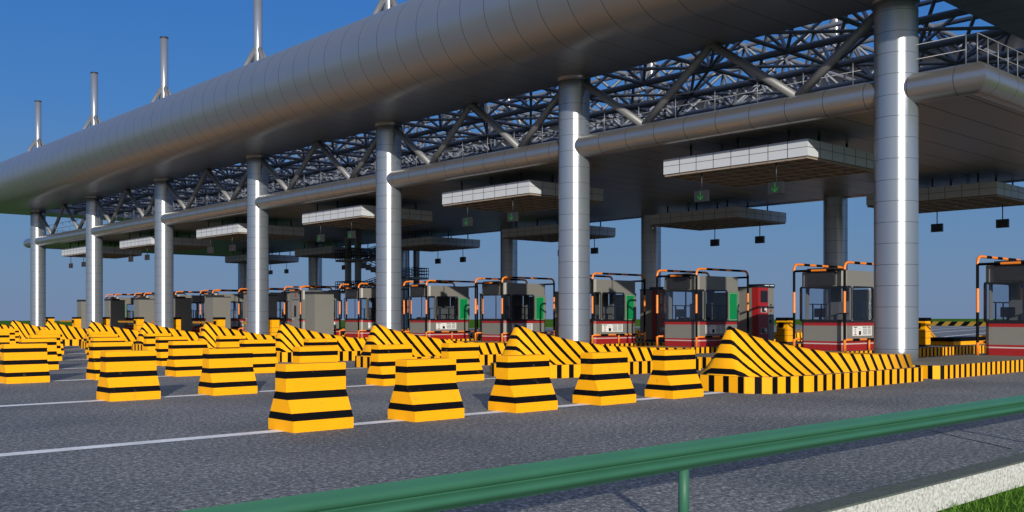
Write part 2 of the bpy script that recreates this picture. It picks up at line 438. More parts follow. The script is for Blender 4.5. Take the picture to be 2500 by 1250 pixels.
# ------------------------------------------------------------------ anti-collision blocks
def make_block():
    b = MB(); hx = .44; pr = [(.32,0),(.32,.14),(.135,.50),(.135,.845)]
    bev = .012
    def ring(hy, z, hx=hx):
        i = len(b.v)
        b.v += [(-hx,-hy,z),(hx,-hy,z),(hx,hy,z),(-hx,hy,z)]; return i
    seq = [ring(h, z) for h, z in [(.32,0),(.32,.135),(.31,.15),(.145,.485),(.137,.51),(.135,.835)]]
    seq.append(ring(.125, .846, hx-.01))
    for a, c in zip(seq, seq[1:]):
        for k in range(4): b.f.append((a+k, a+(k+1)%4, c+(k+1)%4, c+k)); b.m.append(b.mi(M['block'])); b.sm.append(False)
    c = seq[-1]; b.f.append((c,c+1,c+2,c+3)); b.m.append(0); b.sm.append(False)
    a = seq[0]; b.f.append((a+3,a+2,a+1,a)); b.m.append(0); b.sm.append(False)
    return b.build('striped_block')
blk = make_block(); first = True
f_, H_, ph = 2410., 772.3, .8313
def px(X, Y, Z):
    d = X*math.cos(ph)+Y*math.sin(ph); r = X*math.sin(ph)-Y*math.cos(ph); return 1250+f_*r/d, H_-f_*(Z-1.45)/d
for k in range(0, 9):
    vis = [i for i in range(5) if px(6.69+1.875*i+.44, IY[k]-.1, 0)[0] > 2]
    for i in vis:
        o = blk if first else blk.copy()
        if not first: COL.objects.link(o)
        first = False
        o.location = (6.69+1.875*i+random.uniform(-.01,.01), IY[k]-.1, 0); o.rotation_euler = (0,0,random.uniform(-.006,.006))
        tag(o, f'black-banded yellow block, {ordn(i)} from the left, {ordn(k)} row from the guardrail', 'barrier block', f'striped blocks leading to island noses')

# ------------------------------------------------------------------ columns, masts
def make_column(mast_only=False):
    r = empty('support_column')
    b = MB(); z = KZ; zt = ZS; n = 40; rr = .53
    zs = [KZ-.02]; ms = []
    z = KZ-.02
    zz = .62
    while zz < zt-.1:
        zs += [zz, zz+.011]; ms += [M['column'], M['seam']]; zz += .53
    zs.append(zt-.12); ms.append(M['column'])
    b.tube([(0,0,q) for q in zs], rr, None, n, mats=ms); b.build('shaft', r)
    b = MB(); b.tube([(0,0,zt-.12),(0,0,zt+.3)], .565, M['clad'], n); b.build('cap_ring', r)
    return r
def make_mast():
    r = empty('roof_mast')
    b = MB(); b.tube([(0,0,12.0),(0,0,17.85)], .225, M['mast'], 28); b.build('pole', r)
    b = MB(); b.tube([(0,0,17.85),(0,0,17.92)], .245, M['dark'], 28); b.build('cap', r)
    for dx, dy in ((0,-1.05),(0,1.05),(1.05,0),(-1.05,0)):
        b = MB(); b.tube([(dx*.1,dy*.1,15.0),(dx*1.3,dy*1.3,12.72)], .12, M['brace'], 14); b.build('strut', r)
    return r
col0 = make_column(); mast0 = make_mast(); collect(); first = True
for j, X in enumerate((XC, XB)):
    side = 'front row' if j == 0 else 'rear row'
    for k, y in enumerate(CY):
        o = col0 if first else copy_tree(col0); o.location = (X, y, 0)
        tag(o, f'round metal-clad column in the {side}, {ordn(k)} from the guardrail', 'column', f'canopy columns, {side}')
        o = mast0 if first else copy_tree(mast0); o.location = (X, y, 0); first = False
        tag(o, f'steel mast with splayed struts above the {ordn(k)} column of the {side}', 'mast', f'roof masts, {side}')

# ------------------------------------------------------------------ upper canopy ring
X0, X1, Y0, Y1 = 24.42, 40.88, 11.2, 81.0
prof = [(0,ZS),(1.5,ZS),(2.6,ZS+.005)]
cz, cr = ZS+1.62, 1.62
for k in range(0, 25):
    a = -PI/2 - PI*k/24
    prof.append((2.97-cr*math.cos(a)*-1*-1 if False else 2.97+cr*abs(math.cos(a)), cz+cr*math.sin(a)))
prof += [(1.5,ZS+3.24),(0,ZS+3.24)]
can = empty('toll_canopy', (0,0,0)); tag(can, 'large grey metal canopy ring with rounded fascia above the toll lanes', 'canopy')
# sides as runs with mitred ends
def ring_side(name, fn, length, s0):
    """fn(t, o, z) -> xyz with mitre handled by the t range"""
    b = MB(); st = 1.15
    cuts = []
    t = s0
    tmin, tmax = -4.7, length+4.7
    ts = [tmin]
    u = math.floor(tmin/st)*st+s0
    while u < tmax:
        if u > tmin+.05: ts += [u-.011, u+.011]
        u += st
    ts.append(tmax)
    for i in range(len(ts)-1):
        seam = (ts[i+1]-ts[i]) < .03
        mat = M['seam'] if seam else M['clad']
        for (o0, z0), (o1, z1) in zip(prof, prof[1:]):
            pts = []
            def cl(t, o): return max(-o, min(length+o, t))
            q = [(cl(ts[i],o0),o0,z0),(cl(ts[i+1],o0),o0,z0),(cl(ts[i+1],o1),o1,z1),(cl(ts[i],o1),o1,z1)]
            if abs(q[0][0]-q[1][0]) < 1e-5 and abs(q[2][0]-q[3][0]) < 1e-5: continue
            # drop duplicate points
            P = [fn(*a) for a in q]; PP = []
            for p_ in P:
                if not PP or (Vector(p_)-Vector(PP[-1])).length > 1e-5: PP.append(p_)
            if len(PP) >= 3: b.quad(PP, mat, not seam or True)
    # inner wall
    b.quad([fn(0,0,ZS),fn(0,0,ZS+3.24),fn(length,0,ZS+3.24),fn(length,0,ZS)], M['clad'])
    # merge verts for smooth shading
    o = b.build(name, can)
    import bmesh
    bm = bmesh.new(); bm.from_mesh(o.data); bmesh.ops.remove_doubles(bm, verts=bm.verts, dist=1e-4); bmesh.ops.recalc_face_normals(bm, faces=bm.faces); bm.to_mesh(o.data); bm.free()
    for p_ in o.data.polygons: p_.use_smooth = True
    return o
ring_side('front_fascia', lambda t, o, z: (X0-o, Y0+t, z), Y1-Y0, .35)
ring_side('rear_fascia', lambda t, o, z: (X1+o, Y0+t, z), Y1-Y0, .35)
ring_side('end_fascia', lambda t, o, z: (X0+t, Y0-o, z), X1-X0, .35)
ring_side('end_fascia', lambda t, o, z: (X0+t, Y1+o, z), X1-X0, .35)

# ------------------------------------------------------------------ space frame
sf = empty('space_frame_roof', (0,0,0)); tag(sf, 'dense blue-grey pipe space frame filling the opening of the canopy', 'space frame')
nx, ny = 6, 24
dx = (X1-X0)/nx; dy = (Y1-Y0)/ny; zb, zt = 9.75, 11.55
lo = MB(); up = MB(); dg = MB()
for i in range(nx+1):
    x = X0+i*dx
    if 0 < i < nx: lo.tube([(x,Y0,zb),(x,Y1,zb)], .115, M['pipe'], 8, cap=False)
for j in range(1, ny):
    y = Y0+j*dy; lo.tube([(X0,y,zb),(X1,y,zb)], .075, M['pipe'], 8, cap=False)
for i in range(nx):
    x = X0+(i+.5)*dx; up.tube([(x,Y0,zt),(x,Y1,zt)], .085, M['pipe'], 8, cap=False)
for j in range(ny):
    y = Y0+(j+.5)*dy; up.tube([(X0,y,zt),(X1,y,zt)], .085, M['pipe'], 8, cap=False)
    for i in range(nx):
        xm = X0+(i+.5)*dx
        for sx, sy in ((-.5,-.5),(.5,-.5),(-.5,.5),(.5,.5)):
            dg.tube([(xm+sx*dx, y+sy*dy, zb),(xm, y, zt)], .06, M['pipe'], 6, cap=False)
# top plane bracing
for j in range(ny):
    for i in range(nx):
        xm = X0+(i+.5)*dx; y = Y0+(j+.5)*dy
        if (i+j) % 2 == 0: dg.tube([(xm-.5*dx,y-.5*dy,zb+.02),(xm+.5*dx,y+.5*dy,zb+.02)], .055, M['pipe'], 6, cap=False)
        else: dg.tube([(xm+.5*dx,y-.5*dy,zb+.02),(xm-.5*dx,y+.5*dy,zb+.02)], .055, M['pipe'], 6, cap=False)
lo.build('lower_grid', sf); up.build('upper_grid', sf); o = dg.build('diagonal_web', sf); o['kind'] = 'stuff'

# ------------------------------------------------------------------ lower platform
PZ, PR = 7.15, .375
lp = empty('lower_platform', (0,0,0)); tag(lp, 'lower ceiling platform edged by a thick metal tube between the columns', 'platform')
ya, yb = 9.95, 82.2
def seamtube(b, a, c, r, n=28, step=1.15, off=.4, inward=(1,0,0)):
    a = Vector(a); c = Vector(c); ln = (c-a).length; d = (c-a)/ln
    pts = [a]; ms = []; u = off
    while u < ln-.1:
        pts += [a+d*(u-.01), a+d*(u+.01)]; ms += [M['tube'], M['seam']]; u += step
    pts.append(c); ms.append(M['tube']); b.tube(pts, r, None, n, mats=ms, cap=False)
    w_ = Vector(inward)
    for k in range(n):
        for idx, ctr, sg in ((k, a, 1), (len(b.v)-n+k, c, -1)):
            v = Vector(b.v[idx]); b.v[idx] = tuple(v + d*sg*(v-ctr).dot(w_))
for p, q, iw in (((XC,ya,PZ),(XC,yb,PZ),(1,0,0)),((XB,ya,PZ),(XB,yb,PZ),(-1,0,0)),((XC,ya,PZ),(XB,ya,PZ),(0,1,0)),((XC,yb,PZ),(XB,yb,PZ),(0,-1,0))):
    b = MB(); seamtube(b, p, q, PR, inward=iw); b.build('edge_tube', lp)
b = MB(); u = ya+.4; prev = ya
zc0 = PZ-PR+.06
edges = []
while u < yb: edges.append(u); u += 1.15
prev = ya
for u in edges+[yb]:
    b.box(XC, XB, prev+.012, u-.012 if u < yb else u, zc0, zc0+.05, M['soffit']); 
    if u < yb: b.box(XC, XB, u-.012, u+.012, zc0+.012, zc0+.05, M['seam'], skip='sn')
    prev = u
b.build('soffit', lp)
b = MB(); b.box(XC+.1, XB-.1, ya+.1, yb-.1, PZ+.1, PZ+.2, M['dark']); b.build('deck', lp)
# braces between the columns
br = []
for X in (XC, XB):
    for a, c in zip(CY, CY[1:]):
        t_ = c-a; P = [(X,a+.35,ZS-.15),(X,a+.25*t_,PZ+PR-.05),(X,a+.5*t_,ZS+.02),(X,a+.73*t_,PZ+PR-.05),(X,c-.35,ZS-.15)]
        for p, q in zip(P, P[1:]):
            b = MB(); b.tube([p,q], .125, M['brace'], 14); b.build('brace', lp)
# handrail
def rail_run(p, q, step):
    p = Vector(p); q = Vector(q); ln = (q-p).length; n = max(1, round(ln/step))
    g = MB()
    for z in (.36, .72): g.tube([p+Vector((0,0,z)), q+Vector((0,0,z))], .013, M['rail'], 8)
    g.build('handrail', lp)
    for i in range(n+1):
        pp = p+(q-p)*(i/n); g = MB(); g.tube([pp, pp+Vector((0,0,.735))], .017, M['rail'], 10); g.build('rail_post', lp)
rail_run((XC,ya+.25,PZ+PR-.01),(XC,yb-.25,PZ+PR-.01), 1.45)
rail_run((XC+.05,ya,PZ+PR-.01),(XB,ya,PZ+PR-.01), .62)
rail_run((XC+.3,yb,PZ+PR-.01),(XB,yb,PZ+PR-.01), .9)

# ------------------------------------------------------------------ hanging ceiling boxes and lane signs
def make_box():
    r = empty('hanging_ceiling_box'); hx, hy = 2.0, 2.575; z0, z1 = 5.93, 6.45
    b = MB(); b.box(-hx, hx, -hy, hy, z0+.05, z1, M['boxw']); b.build('panel_body', r)
    # joints
    g = MB(); e = .004
    for i in range(1, 8):
        y = -hy+i*2*hy/8
        for x0_, x1_ in ((-hx-e,-hx),(hx,hx+e)): g.box(x0_, x1_, y-.009, y+.009, z0+.05, z1, M['seam'])
    for i in range(1, 6):
        x = -hx+i*2*hx/6
        for y0_, y1_ in ((-hy-e,-hy),(hy,hy+e)): g.box(x-.009, x+.009, y0_, y1_, z0+.05, z1, M['seam'])
    zm = z0+.30
    g.box(-hx-e-.001, hx+e+.001, -hy-e-.001, hy+e+.001, zm-.006, zm+.006, M['seam']); g.build('panel_joints', r)
    b = MB(); b.box(-hx+.04, hx-.04, -hy+.04, hy-.04, z0+.02, z0+.05, M['coffer'])
    for i in range(9):
        y = -hy+.06+i*(2*hy-.12)/8; b.box(-hx+.02, hx-.02, y-.03, y+.03, z0-.02, z0+.019, M['cofferbar'])
    for i in range(7):
        x = -hx+.06+i*(2*hx-.12)/6; b.box(x-.03, x+.03, -hy+.02, hy-.02, z0-.024, z0+.017, M['cofferbar'])
    b.build('egg_crate_grille', r)
    for x in (-hx+.35, 0, hx-.35):
        for y in (-1.75, 0, 1.75):
            b = MB(); b.tube([(x,y,z1),(x,y,zc0)], .035, M['dark'], 8); q = b.build('hanger_rod', r)
            b = MB(); b.tube([(x,y,z1),(x,y,z1+.06)], .07, M['white'], 10); b.build('rod_collar', q)
    return r
box0 = make_box()
def make_sign(kind):
    r = empty('lane_signal'); s = .235
    b = MB(); b.tube([(0,0,5.35),(0,0,5.94)], .022, M['dark'], 8); b.build('hanger', r)
    b = MB(); b.box(-.07, .07, -s, s, 5.02, 5.36, M['signal' if kind != 'plain' else 'dark']); o = b.build('housing', r)
    g = MB(); xf = -.073
    def stroke(p, q, w, mat):
        (y0,z0),(y1,z1) = p, q; d = Vector((y1-y0, z1-z0)).normalized(); nrm = Vector((-d.y, d.x))*w
        g.quad([(xf,y0+nrm.x,z0+nrm.y),(xf,y0-nrm.x,z0-nrm.y),(xf,y1-nrm.x,z1-nrm.y),(xf,y1+nrm.x,z1+nrm.y)], mat)
    if kind == 'arrow':
        stroke((0,5.34),(0,5.09), .011, M['ledgreen']); xf -= .002
        stroke((-.11,5.19),(0,5.075), .011, M['ledgreen']); xf -= .002; stroke((.11,5.19),(0,5.075), .011, M['ledgreen'])
    elif kind == 'x':
        stroke((-.12,5.08),(.12,5.30), .012, M['ledred']); xf -= .002; stroke((.12,5.08),(-.12,5.30), .012, M['ledred'])
    if g.v: g.build('lit_symbol', r)
    return r
sig = {k: make_sign(k) for k in ('arrow', 'x', 'plain')}; used = {}
collect()
BYC = [17.48, 28.86, 39.83, 51.6, 63.2, 74.6]
first = True
for j, X in enumerate((26.85, 39.9)):
    side = 'front' if j == 0 else 'rear'
    for k, y in enumerate(BYC):
        o = box0 if first else copy_tree(box0); first = False
        o.location = (X, y, 0)
        tag(o, f'white box with grid underside hung overhead, {ordn(k)} from the right in {side} row', 'ceiling box', f'hanging ceiling boxes, {side} row')
        for n_, dy_ in enumerate((-1.42, 1.24)):
            kind = ('arrow' if k < 3 else 'x') if j == 0 else 'plain'
            o = sig[kind] if kind not in used else copy_tree(sig[kind]); used[kind] = 1
            o.location = (X-1.78 if j == 0 else X+1.5, y+dy_, 0)
            lab = {'arrow': 'lane signal with green down arrow', 'x': 'lane signal with faint red cross', 'plain': 'black lane signal seen from behind'}[kind]
            tag(o, f'{lab}, {"right" if n_ == 0 else "left"} one under {ordn(k)} {side} box', 'lane signal', f'lane signals, {side} row')

# ------------------------------------------------------------------ booths
def rring(b, x0, x1, z0, z1, w, y, t, mat, r=.11, plane='y', seg=5):
    """rounded rectangular window frame; lies in plane y=const (or x=const), thickness t"""
    def outline(x0, x1, z0, z1, r):
        P = []
        for cx_, cz_, a0 in ((x1-r,z1-r,0),(x0+r,z1-r,90),(x0+r,z0+r,180),(x1-r,z0+r,270)):
            for k in range(seg+1):
                a = R(a0+90*k/seg); P.append((cx_+r*math.cos(a), cz_+r*math.sin(a)))
        return P
    A = outline(x0, x1, z0, z1, r); B = outline(x0+w, x1-w, z0+w, z1-w, max(.02, r-w))
    def P3(p, yy): return (p[0], yy, p[1]) if plane == 'y' else (yy, p[0], p[1])
    n = len(A)
    for i in range(n):
        j = (i+1) % n
        for yy in (y, y+t): b.quad([P3(A[i],yy),P3(A[j],yy),P3(B[j],yy),P3(B[i],yy)], mat)
        b.quad([P3(A[i],y),P3(A[j],y),P3(A[j],y+t),P3(A[i],y+t)], mat)
        b.quad([P3(B[i],y),P3(B[j],y),P3(B[j],y+t),P3(B[i],y+t)], mat)
def make_booth():
    r = empty('toll_booth'); X0_, X1_, W = -1.35, 1.35, .83; z0 = KZ
    zw0, zw1, zr = 1.27, 2.46, 2.94
    # footprint with chamfered front corners
    c = .14
    fp = [(X0_,-W+c),(X0_+c*.45,-W+c*.35),(X0_+c,-W),(X1_-c,-W),(X1_-c*.35,-W+c*.35),(X1_,-W+c),(X1_,W-c),(X1_-c*.35,W-c*.35),(X1_-c,W),(X0_+c,W),(X0_+c*.45,W-c*.35),(X0_,W-c)]
    def band(name, za, zb_, mat, g=0.):
        b = MB(); P = [(x*(1+g), y*(1+g*1.4)) for x, y in fp]; b.prism(P, za, zb_, mat); return b.build(name, r)
    band('red_skirt', z0+.001, .52, M['red']); band('pinstripe', .5201, .56, M['whiteline']); band('red_stripe', .5601, .62, M['red'])
    band('lower_wall', .6201, 1.14, M['boothgrey']); band('red_waistband', 1.1401, 1.24, M['red']); band('window_ledge', 1.2401, zw0+.03, M['frame'], .006)
    band('upper_wall', zw1-.02, zr, M['boothgrey']); band('roof_plate', zr+.0005, zr+.035, M['boothgrey'], -.01)
    # walls between the windows
    t = .05
    def wp(*a):
        b = MB(); b.box(*a, M['boothgrey']); b.build('wall_post', r)
    for s in (-1, 1):
        ys = (-W, -W+t) if s < 0 else (W-t, W)
        b = MB(); b.box(X0_+.36, X0_+.52, *ys, zw0+.031, zw1-.021, M['boothgrey']); b.box(.52, X1_-c+.02, *ys, zw0+.031, zw1-.021, M['boothgrey'])
        b.box(X0_+.5201, .5199, *ys, zw0+.031, zw0+.055, M['boothgrey']); b.box(X0_+.5201, .5199, *ys, zw1-.05, zw1-.021, M['boothgrey']); b.build('side_wall', r)
        wp(X1_-c, X1_-.03, s*W-(.05 if s>0 else -.0), s*W+(.05 if s<0 else 0.0), zw0+.0311, zw1-.0211)
    wp(X1_-t, X1_-.001, -W+c-.02, -.36, zw0+.031, zw1-.021); wp(X1_-t, X1_-.001, .36, W-c+.02, zw0+.031, zw1-.021)
    # front windscreen frame and corner windows
    b = MB(); rring(b, -W+.02, W-.02, zw0+.02, zw1-.01, .05, X0_-.006, .05, M['frame'], r=.06, plane='x'); fw = b.build('windscreen', r)
    b = MB(); b.quad([(X0_+.015,-W+.05,zw0+.05),(X0_+.015,W-.05,zw0+.05),(X0_+.015,W-.05,zw1-.05),(X0_+.015,-W+.05,zw1-.05)], M['glass']); b.build('glass_pane', fw)
    b = MB(); b.box(X0_-.002, X0_+.03, -.30, -.25, zw0+.04, zw1-.03, M['navy']); 
    b.build('mullion', fw)
    for s in (-1, 1):
        yo = s*W-(.01 if s < 0 else .04)
        b = MB(); rring(b, X0_+.0, X0_+.44, zw0+.005, zw1+.0, .055, yo, .05, M['frame'], r=.10); cw = b.build('corner_window', r)
        b = MB(); yy = s*(W-.02); b.quad([(X0_+.04,yy,zw0+.04),(X0_+.40,yy,zw0+.04),(X0_+.40,yy,zw1-.03),(X0_+.04,yy,zw1-.03)], M['glass']); b.build('glass_pane', cw)
        b = MB(); rring(b, X0_+.48, .56, zw0+.005, zw1, .05, yo, .05, M['frame'], r=.13); sw = b.build('side_window', r)
        b = MB(); b.quad([(X0_+.52,yy,zw0+.04),(.53,yy,zw0+.04),(.53,yy,zw1-.04),(X0_+.52,yy,zw1-.04)], M['glass']); b.build('glass_pane', sw)
        b = MB(); y2 = s*(W-.035)
        b.box(X0_+.52, .53, y2-.012, y2+.012, 1.85, 1.885, M['navy'])
        for q in (-.62, -.06): b.box(q, q+.07, y2-.011, y2+.011, zw0+.04, 1.849, M['navy'])
        b.build('window_bars', sw)
    # green panel, side -y and +y
    for s in (-1, 1):
        ya_, yb_ = (s*W, s*(W+.012)); ya_, yb_ = min(ya_, yb_), max(ya_, yb_)
        b = MB(); b.box(.62, 1.19, ya_, yb_, zw0+.01, zw1-.08, M['green']); o = b.build('green_panel', r)
        b = MB(); e = s*(W+.014); ea, eb = min(e, s*(W+.012)), max(e, s*(W+.012))
        for bx_ in ((.645,.655,zw0+.04,zw1-.11),(1.155,1.165,zw0+.04,zw1-.11)): b.box(bx_[0],bx_[1],ea,eb,bx_[2],bx_[3],M['whiteline'])
        b.box(.656,1.154,ea,eb,zw1-.12,zw1-.11,M['whiteline']); b.box(.656,1.154,ea,eb,zw0+.04,zw0+.05,M['whiteline'])
        b.build('panel_border', o)
        # notice board
        e0 = s*W; e1 = s*(W+.014); a_, c_ = min(e0,e1), max(e0,e1)
        b = MB(); b.box(-.86, .42, a_, c_, .80, 1.12, M['white']); nb = b.build('notice_board', r)
        d0 = s*(W+.0145); d1 = s*(W+.018); a_, c_ = min(d0,d1), max(d0,d1)
        def R_(x0, x1, z0, z1, mt): b.box(x0, x1, a_, c_, z0, z1, M[mt])
        for hn, hx_ in (('heading_text', [-.80+.046*q for q in range(5)]), ('heading_text', [-.21+.045*q for q in range(6)]), ('heading_text', [.12+.045*q for q in range(5)])):
            b = MB()
            for x0 in hx_: R_(x0, x0+.0455, 1.079, 1.091, 'black'); R_(x0+.004, x0+.036, 1.0911, 1.10, 'black'); R_(x0+.008, x0+.03, 1.066, 1.0789, 'black')
            b.build(hn, nb)
        b = MB()
        for q in range(12):
            p0 = 2*PI*q/12; p1 = 2*PI*(q+1)/12; yy_ = d1
            P_ = [(-.695+.044*math.cos(p0),yy_,.975+.068*math.sin(p0)),(-.695+.044*math.cos(p1),yy_,.975+.068*math.sin(p1)),(-.695+.028*math.cos(p1),yy_,.975+.050*math.sin(p1)),(-.695+.028*math.cos(p0),yy_,.975+.050*math.sin(p0))]
            b.quad(P_, M['black'])
        R_(-.702, -.688, .8521, .9069, 'black'); R_(-.77, -.62, .825, .852, 'red'); b.build('pictogram', nb)
        b = MB(); R_(-.50, -.32, 1.024, 1.044, 'greybtn'); b.build('small_text', nb)
        b = MB(); R_(-.46, -.32, .83, .96, 'black'); b.build('dark_panel', nb)
        b = MB(); R_(-.20, .08, .835, 1.045, 'greybtn'); b.build('grey_panel', nb)
        b = MB(); R_(.12, .36, .835, 1.045, 'greybtn'); b.build('grey_panel', nb)
    # display over the windscreen
    b = MB(); b.box(X0_-.10, X0_+.12, -.50, .50, zw1+.03, 3.06, M['ledbox']); dp = b.build('overhead_display', r)
    b = MB()
    for k in range(12): b.box(X0_-.104, X0_-.1005, -.47, .47, zw1+.07+k*.044, zw1+.075+k*.044, M['dark'])
    b.build('display_louvres', dp)
    # interior
    b = MB(); b.box(X0_+.15, X0_+.6, -W+.1, W-.1, .75+z0*0+.5, 1.32, M['interior']); b.box(.2, 1.0, .25, .72, 1.24, 1.95, M['interior']); b.build('console', r)
    b = MB(); b.box(X0_+.35, X0_+.40, .10, .5, 1.42, 1.72, M['screen']); b.box(X0_+.36,X0_+.39,.27,.33,1.32,1.42,M['screen']); b.build('monitor', r)
    # door on the rear face
    b = MB(); b.box(X1_+.001, X1_+.022, -.36, .36, z0+.05, 2.40, M['door']); d = b.build('rear_door', r)
    b = MB(); rring(b, -.10, .14, 1.42, 2.10, .03, X1_+.023, .012, M['frame'], r=.05, plane='x'); b.box(X1_+.023,X1_+.028,-.08,.12,1.44,2.08,M['screen']); b.build('door_window', d)
    b = MB(); b.box(X1_+.022, X1_+.06, -.30, -.22, 1.28, 1.31, M['white']); b.build('door_handle', d)
    # red emblem above the door
    b = MB(); xx = X1_+.004
    def arc(cy_, cz_, ro, ri, a0, a1, n=20):
        for k in range(n):
            p0 = R(a0+(a1-a0)*k/n); p1 = R(a0+(a1-a0)*(k+1)/n)
            b.quad([(xx,cy_+ro*math.cos(p0),cz_+ro*math.sin(p0)),(xx,cy_+ro*math.cos(p1),cz_+ro*math.sin(p1)),(xx,cy_+ri*math.cos(p1),cz_+ri*math.sin(p1)),(xx,cy_+ri*math.cos(p0),cz_+ri*math.sin(p0))], M['red'])
    arc(0, 2.70, .13, .105, 0, 360); arc(0, 2.745, .062, .036, 0, 360); arc(0, 2.655, .062, .036, 0, 360)
    b.build('red_emblem', r)
    # camera under the eave
    b = MB(); b.tube([(X1_+.02,.62,2.86),(X1_+.16,.62,2.82)], .035, M['frame'], 10); b.build('eave_camera', r)
    return r
booth0 = make_booth()
def elbow(p, q1, q2, n=5):
    """quarter bend between points q1->corner p->q2"""
    p, a, c = Vector(p), Vector(q1), Vector(q2); return [ (a*(1-t)**2 + p*2*t*(1-t) + c*t*t) for t in [k/n for k in range(n+1)]]
def make_hoop():
    r = empty('roll_bar_frame'); ro, zt = .043, 3.22; x0_, x1_ = -1.55, 1.75
    O, B_ = M['orange'], M['black']
    for s in (-1, 1):
        y = s*.93
        P = [(x0_,y,KZ)] + elbow((x0_,y,zt),(x0_,y,zt-.24),(x0_+.24,y,zt)) + elbow((x1_,y,zt),(x1_-.24,y,zt),(x1_,y,zt-.24)) + [(x1_,y,KZ)]
        hz = zt-.24-KZ; Lx = (x1_-x0_)
        c = [.37, 1.26, 1.96, 2.67]
        top = [2.67+.3+.42]
        for q in range(4): top.append(top[-1]+(.38 if q % 2 == 0 else .42))
        tl = 2.67+ (x1_-x0_-.48) + .68
        end = [tl, tl+.72, tl+1.42, tl+2.3]
        cuts = c+[v for v in top if v < tl-.3]
        cols = [O,B_,O,B_]+[O if q % 2 == 0 else B_ for q in range(len(cuts)-4)]+[B_]
        cuts += [tl-.55, tl, tl+.72, tl+1.42, tl+2.3]; cols += [O,B_,O,B_,O]
        pts, ms = pipe_cut(P, cuts, cols)
        b = MB(); b.tube(pts, ro, None, 12, mats=ms); b.build('side_hoop', r)
        # low rail
        P2 = [(x0_+.02,y,.68),(x1_-.02,y,.68)]
        pts, ms = pipe_cut(P2, [.46,.92,1.4,1.95,2.4,2.8], [O,B_,O,B_,O,B_,O]); b = MB(); b.tube(pts, ro*.85, None, 10, mats=ms); b.build('low_rail', r)
        b = MB(); b.tube([(x0_+1.62,y,KZ),(x0_+1.62,y,.68)], ro*.85, O, 10); b.build('low_post', r)
    for x in (x0_, x1_):
        pts, ms = pipe_cut([(x,-.91,2.98),(x,.91,2.98)], [.62,1.18], [B_,O,B_]); b = MB(); b.tube(pts, ro*.9, None, 12, mats=ms); b.build('cross_bar', r)
    return r
hoop0 = make_hoop()
def make_machine():
    r = empty('card_machine'); hx, hy = .58, .48; z0, z1 = KZ, 2.62
    b = MB(); b.box(-hx+.03,hx-.03,-hy+.03,hy-.03,z0,z0+.1,M['dark']); b.build('plinth', r)
    b = MB(); b.box(-hx,hx,-hy,hy,z0+.1,z1,M['boothgrey']); b.build('cabinet', r)
    b = MB(); b.box(-hx-.02,hx+.02,-hy-.02,hy+.02,z1+.001,z1+.05,M['dark']); b.box(-.30,hx+.0,-hy-.05,hy-.3,z1+.051,z1+.15,M['dark']); c = b.build('top_cap', r)
    b = MB(); b.box(-.16,.14,-hy-.056,-hy-.0505,z1+.085,z1+.105,M['tubelight']); b.box(.22,.50,-hy-.056,-hy-.0505,z1+.085,z1+.105,M['tubelight']); b.build('lamp_strip', c)
    f = -hy
    b = MB(); b.box(-hx-.004,.12,f-.02,f-.001,z0+.1,z1-.002,M['red']); b.box(-hx-.02,-hx-.001,f-.02,f+.26,z0+.1,z1-.002,M['red']); fp = b.build('red_front', r)
    b = MB(); b.box(-.42,.07,f-.03,f-.0205,2.02,2.50,M['screen']); b.build('screen', fp)
    for zc_ in (1.72, .86):
        b = MB(); b.box(-.40,.04,f-.026,f-.0205,zc_-.11,zc_+.12,M['greybtn']); q = b.build('card_slot_plate', fp)
        b = MB(); b.box(-.34,-.20,f-.05,f-.0265,zc_-.09,zc_+.10,M['screen']); b.box(-.10,.0,f-.035,f-.0265,zc_-.02,zc_+.07,M['white']); b.box(-.199,-.08,f-.045,f-.0265,zc_-.09,zc_-.03,M['screen']); b.build('card_slot', q)
    for zc_, rr, mt in ((1.92,.045,'dark'),(1.68,.05,'red'),(1.48,.05,'dark'),(1.24,.075,'dark')):
        b = MB(); b.tube([(.34,f-.0,zc_),(.34,f-.02,zc_)], rr, M[mt], 14); b.build('button', r)
    b = MB(); b.box(.22,.5,f-.01,f-.001,.45,.95,M['door']); b.build('access_flap', r)
    return r
mach0 = make_machine()
def make_gate():
    r = empty('barrier_gate'); hx, hy = .22, .27
    b = MB(); b.box(-hx,hx,-hy,hy,KZ,1.27,M['orange']); 
    b = MB(); b.box(-hx,hx,-hy,hy,KZ+.06,1.27,M['yellow']); b.build('housing', r)
    b = MB(); b.box(-hx-.02,hx+.02,-hy-.02,hy+.02,KZ,KZ+.06,M['dark']); b.build('foot', r)
    b = MB(); b.box(-hx-.02,hx+.02,-hy-.02,hy+.02,1.271,1.40,M['black']); b.build('lid', r)
    b = MB()
    for z in (.62,.86): b.box(-hx-.003,hx+.003,-hy-.003,hy+.003,z,z+.015,M['seam'])
    b.build('panel_joints', r)
    b = MB(); b.box(-hx-.09,-hx-.021,-.10,.10,.98,1.2,M['black']); b.build('arm_bracket', r)
    return r
gate0 = make_gate()
def make_arm():
    b = MB(); b.box(-.30,-.28,.1,2.75,1.045,1.155,M['arm']); return b
collect()
first = True
KIND = 'normal'
